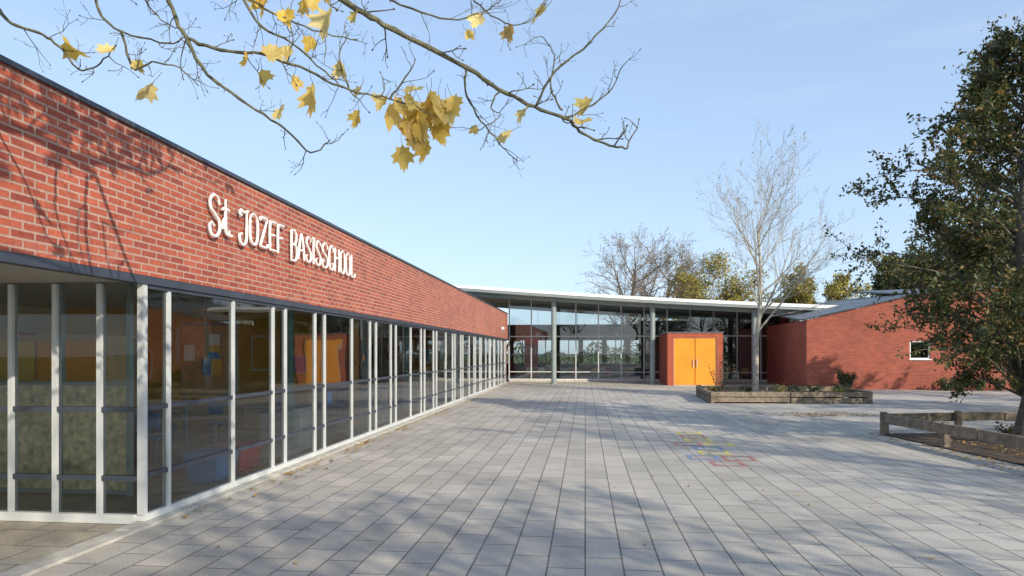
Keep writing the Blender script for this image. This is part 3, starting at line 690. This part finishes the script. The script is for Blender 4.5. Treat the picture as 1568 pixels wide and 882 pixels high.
out = [(0, -.55), (.10, -.42), (.30, -.46), (.27, -.28), (.52, -.10), (.40, .0), (.46, .22), (.28, .16), (.20, .22), (.14, .52), (.07, .42), (0, .66)]
outline = out+[(-x_, y_) for x_, y_ in reversed(out[1:-1])]
LV, LF, SV, SF = [], [], [], []
def maple_leaf(p, s, up=None, nrm=None):
    nrm = nrm or rdir(); up = up or rdir()
    w = nrm.cross(up).normalized(); up = w.cross(nrm).normalized()
    c1, c2, tw = R(.5, 1.9), R(-.9, 1.3), R(-1.0, 1.0); o = len(LV)
    def P(x_, y_): 
        zc = (c1*x_*x_+c2*(y_+.5)**2*.4+tw*x_*y_)+.07*math.sin(9*x_+5*y_)
        return p+(w*x_+up*(y_+.5)+nrm*zc)*s
    m_ = len(outline)
    LV.append(P(0, -.1)); LV.extend(P(x_*.5, (y_+.1)*.5-.1) for x_, y_ in outline); LV.extend(P(x_, y_) for x_, y_ in outline)
    for i in range(m_):
        j = (i+1) % m_
        LF.append((o, o+1+i, o+1+j)); LF.append((o+1+i, o+1+m_+i, o+1+m_+j, o+1+j))
    st = P(0, -.5); tube(SV, SF, [st, st-up*s*.25+rdir()*.01, st-up*s*.5+Vector((0, 0, s*.12))], [.0018, .0015, .0015], 4)
LL = [(-2.76, 3.56, 34), (-2.38, 3.48, 25), (-2.23, 3.40, 18), (-2.13, 3.24, 30), (-1.60, 3.73, 38), (-1.39, 3.69, 34), (-1.40, 3.79, 30), (-1.18, 3.83, 30), (-1.20, 3.67, 25),
 (-1.05, 3.60, 38), (-1.10, 3.78, 25), (-1.44, 3.28, 25), (-1.35, 3.40, 30), (-1.52, 3.37, 20), (-1.36, 3.09, 25), (-1.28, 3.42, 20), (-1.02, 3.35, 25), (-1.14, 3.47, 20), (-1.26, 3.27, 20),
 (-1.17, 3.20, 36), (-.92, 3.11, 22), (-.90, 3.24, 20), (-.72, 3.14, 34), (-.64, 3.13, 40), (-.54, 3.13, 40), (-.45, 3.21, 40), (-.58, 3.05, 30), (-.68, 2.92, 32), (-.54, 2.97, 30),
 (-.82, 3.83, 20), (-.91, 3.65, 20), (-.28, 3.65, 15), (-.20, 3.75, 25), (-.02, 3.70, 25), (0.0, 3.07, 30), (.10, 3.22, 25), (.51, 3.27, 28), (.41, 3.13, 30), (.22, 3.83, 30), (-.22, 3.11, 15),
 (-.48, 3.07, 30), (-.42, 3.15, 30), (-.60, 3.20, 30), (-.50, 3.25, 28), (-.66, 3.24, 26), (-.70, 3.05, 26), (-.56, 3.17, 34), (-1.48, 3.83, 26), (-1.3, 3.6, 24),
 (-.70, 3.20, 30), (-.62, 3.08, 30), (-.44, 3.12, 34), (-.52, 3.19, 34), (-.40, 3.20, 30), (-.60, 3.0, 28), (-1.55, 3.80, 34), (-1.25, 3.80, 28), (-1.45, 3.72, 26), (-1.12, 3.70, 26), (-1.33, 3.76, 28), (-.38, 3.24, 28), (-.76, 3.2, 24)]
for a_, z, px in LL:
    s = px*.0040*1.15; p_ = SP(a_, z)
    nr = (-FW*R(.6, 1.1)+rdir()*.7).normalized(); upv = (Vector((0, 0, -1))+rdir()*.6).normalized()
    maple_leaf(p_+Vector((0, 0, s*.45)), s, upv, nr)
for t, d in tips:
    if t.z > 1.9+.53*max(0, t.y) and t.z > 4.0 and random.random() < .16: maple_leaf(t, R(.09, .15), (Vector((0, 0, -1))+rdir()*.5).normalized())
for t, d in tips2:
    if t.z > 1.85+.53*max(0, t.y) and random.random() < .30: maple_leaf(t, R(.09, .15), (Vector((0, 0, -1))+rdir()*.5).normalized())
mkobj("leaves", LV, LF, M_lyel, mp, smooth=True); mkobj("leaf_stalks", SV, SF, M_barkmaple, mp)

# ------------------------------------------------------------------ light, sky, camera
EL = math.radians(25); az = math.radians(133.8)
sd = Vector((math.sin(az)*math.cos(EL), math.cos(az)*math.cos(EL), math.sin(EL)))
sl = bpy.data.lights.new("sun", 'SUN'); sl.energy = 5.0; sl.angle = math.radians(.5); sl.color = (1, .90, .74)
so = bpy.data.objects.new("sun", sl); scene.collection.objects.link(so); so.rotation_euler = (-sd).to_track_quat('-Z', 'Y').to_euler(); so.location = sd*50
w = bpy.data.worlds.new("World"); scene.world = w; w.use_nodes = True; nt = w.node_tree
sk = nt.nodes.new("ShaderNodeTexSky"); sk.sky_type = 'NISHITA'; sk.sun_disc = False; sk.sun_elevation = EL; sk.sun_rotation = az
sk.air_density = 1.0; sk.dust_density = 1.0; sk.ozone_density = 1.5; sk.altitude = 0
gm = nt.nodes.new("ShaderNodeGamma"); gm.inputs[1].default_value = .44; nt.links.new(sk.outputs[0], gm.inputs[0])
ml = nt.nodes.new("ShaderNodeMix"); ml.data_type = 'RGBA'; ml.blend_type = 'MULTIPLY'; ml.clamp_result = False
ml.inputs["Factor"].default_value = 1; ml.inputs["B"].default_value = (2.55, 2.98, 3.6, 1); nt.links.new(gm.outputs[0], ml.inputs["A"])
tc = nt.nodes.new("ShaderNodeTexCoord"); mpn = nt.nodes.new("ShaderNodeMapping"); mpn.inputs["Rotation"].default_value = (0, .35, .5); mpn.inputs["Scale"].default_value = (1.2, 1.2, 9)
nt.links.new(tc.outputs["Generated"], mpn.inputs[0])
nz = nt.nodes.new("ShaderNodeTexNoise"); nz.inputs["Scale"].default_value = 1.6; nz.inputs["Detail"].default_value = 7; nz.inputs["Roughness"].default_value = .6; nt.links.new(mpn.outputs[0], nz.inputs["Vector"])
cr = ramp(nt, nz.outputs["Fac"], [(.5, (0, 0, 0)), (.8, (.3, .3, .3))])
mc = nt.nodes.new("ShaderNodeMix"); mc.data_type = 'RGBA'; nt.links.new(cr.outputs[0], mc.inputs["Factor"]); nt.links.new(ml.outputs["Result"], mc.inputs["A"]); mc.inputs["B"].default_value = (5.2, 5.7, 6.2, 1)
bg = nt.nodes["Background"]; bg.inputs[1].default_value = .15; nt.links.new(mc.outputs["Result"], bg.inputs[0])

cam = bpy.data.cameras.new("camera"); cam.lens = 24; cam.sensor_width = 36; cam.shift_y = .0631; cam.clip_end = 3000; cam.clip_start = .05
co = bpy.data.objects.new("camera", cam); scene.collection.objects.link(co); co.location = (0, 0, 1.7); co.rotation_euler = (math.radians(90), 0, YAW)
scene.camera = co
scene.view_settings.view_transform = 'Standard'; scene.view_settings.look = 'None'; scene.view_settings.exposure = 0
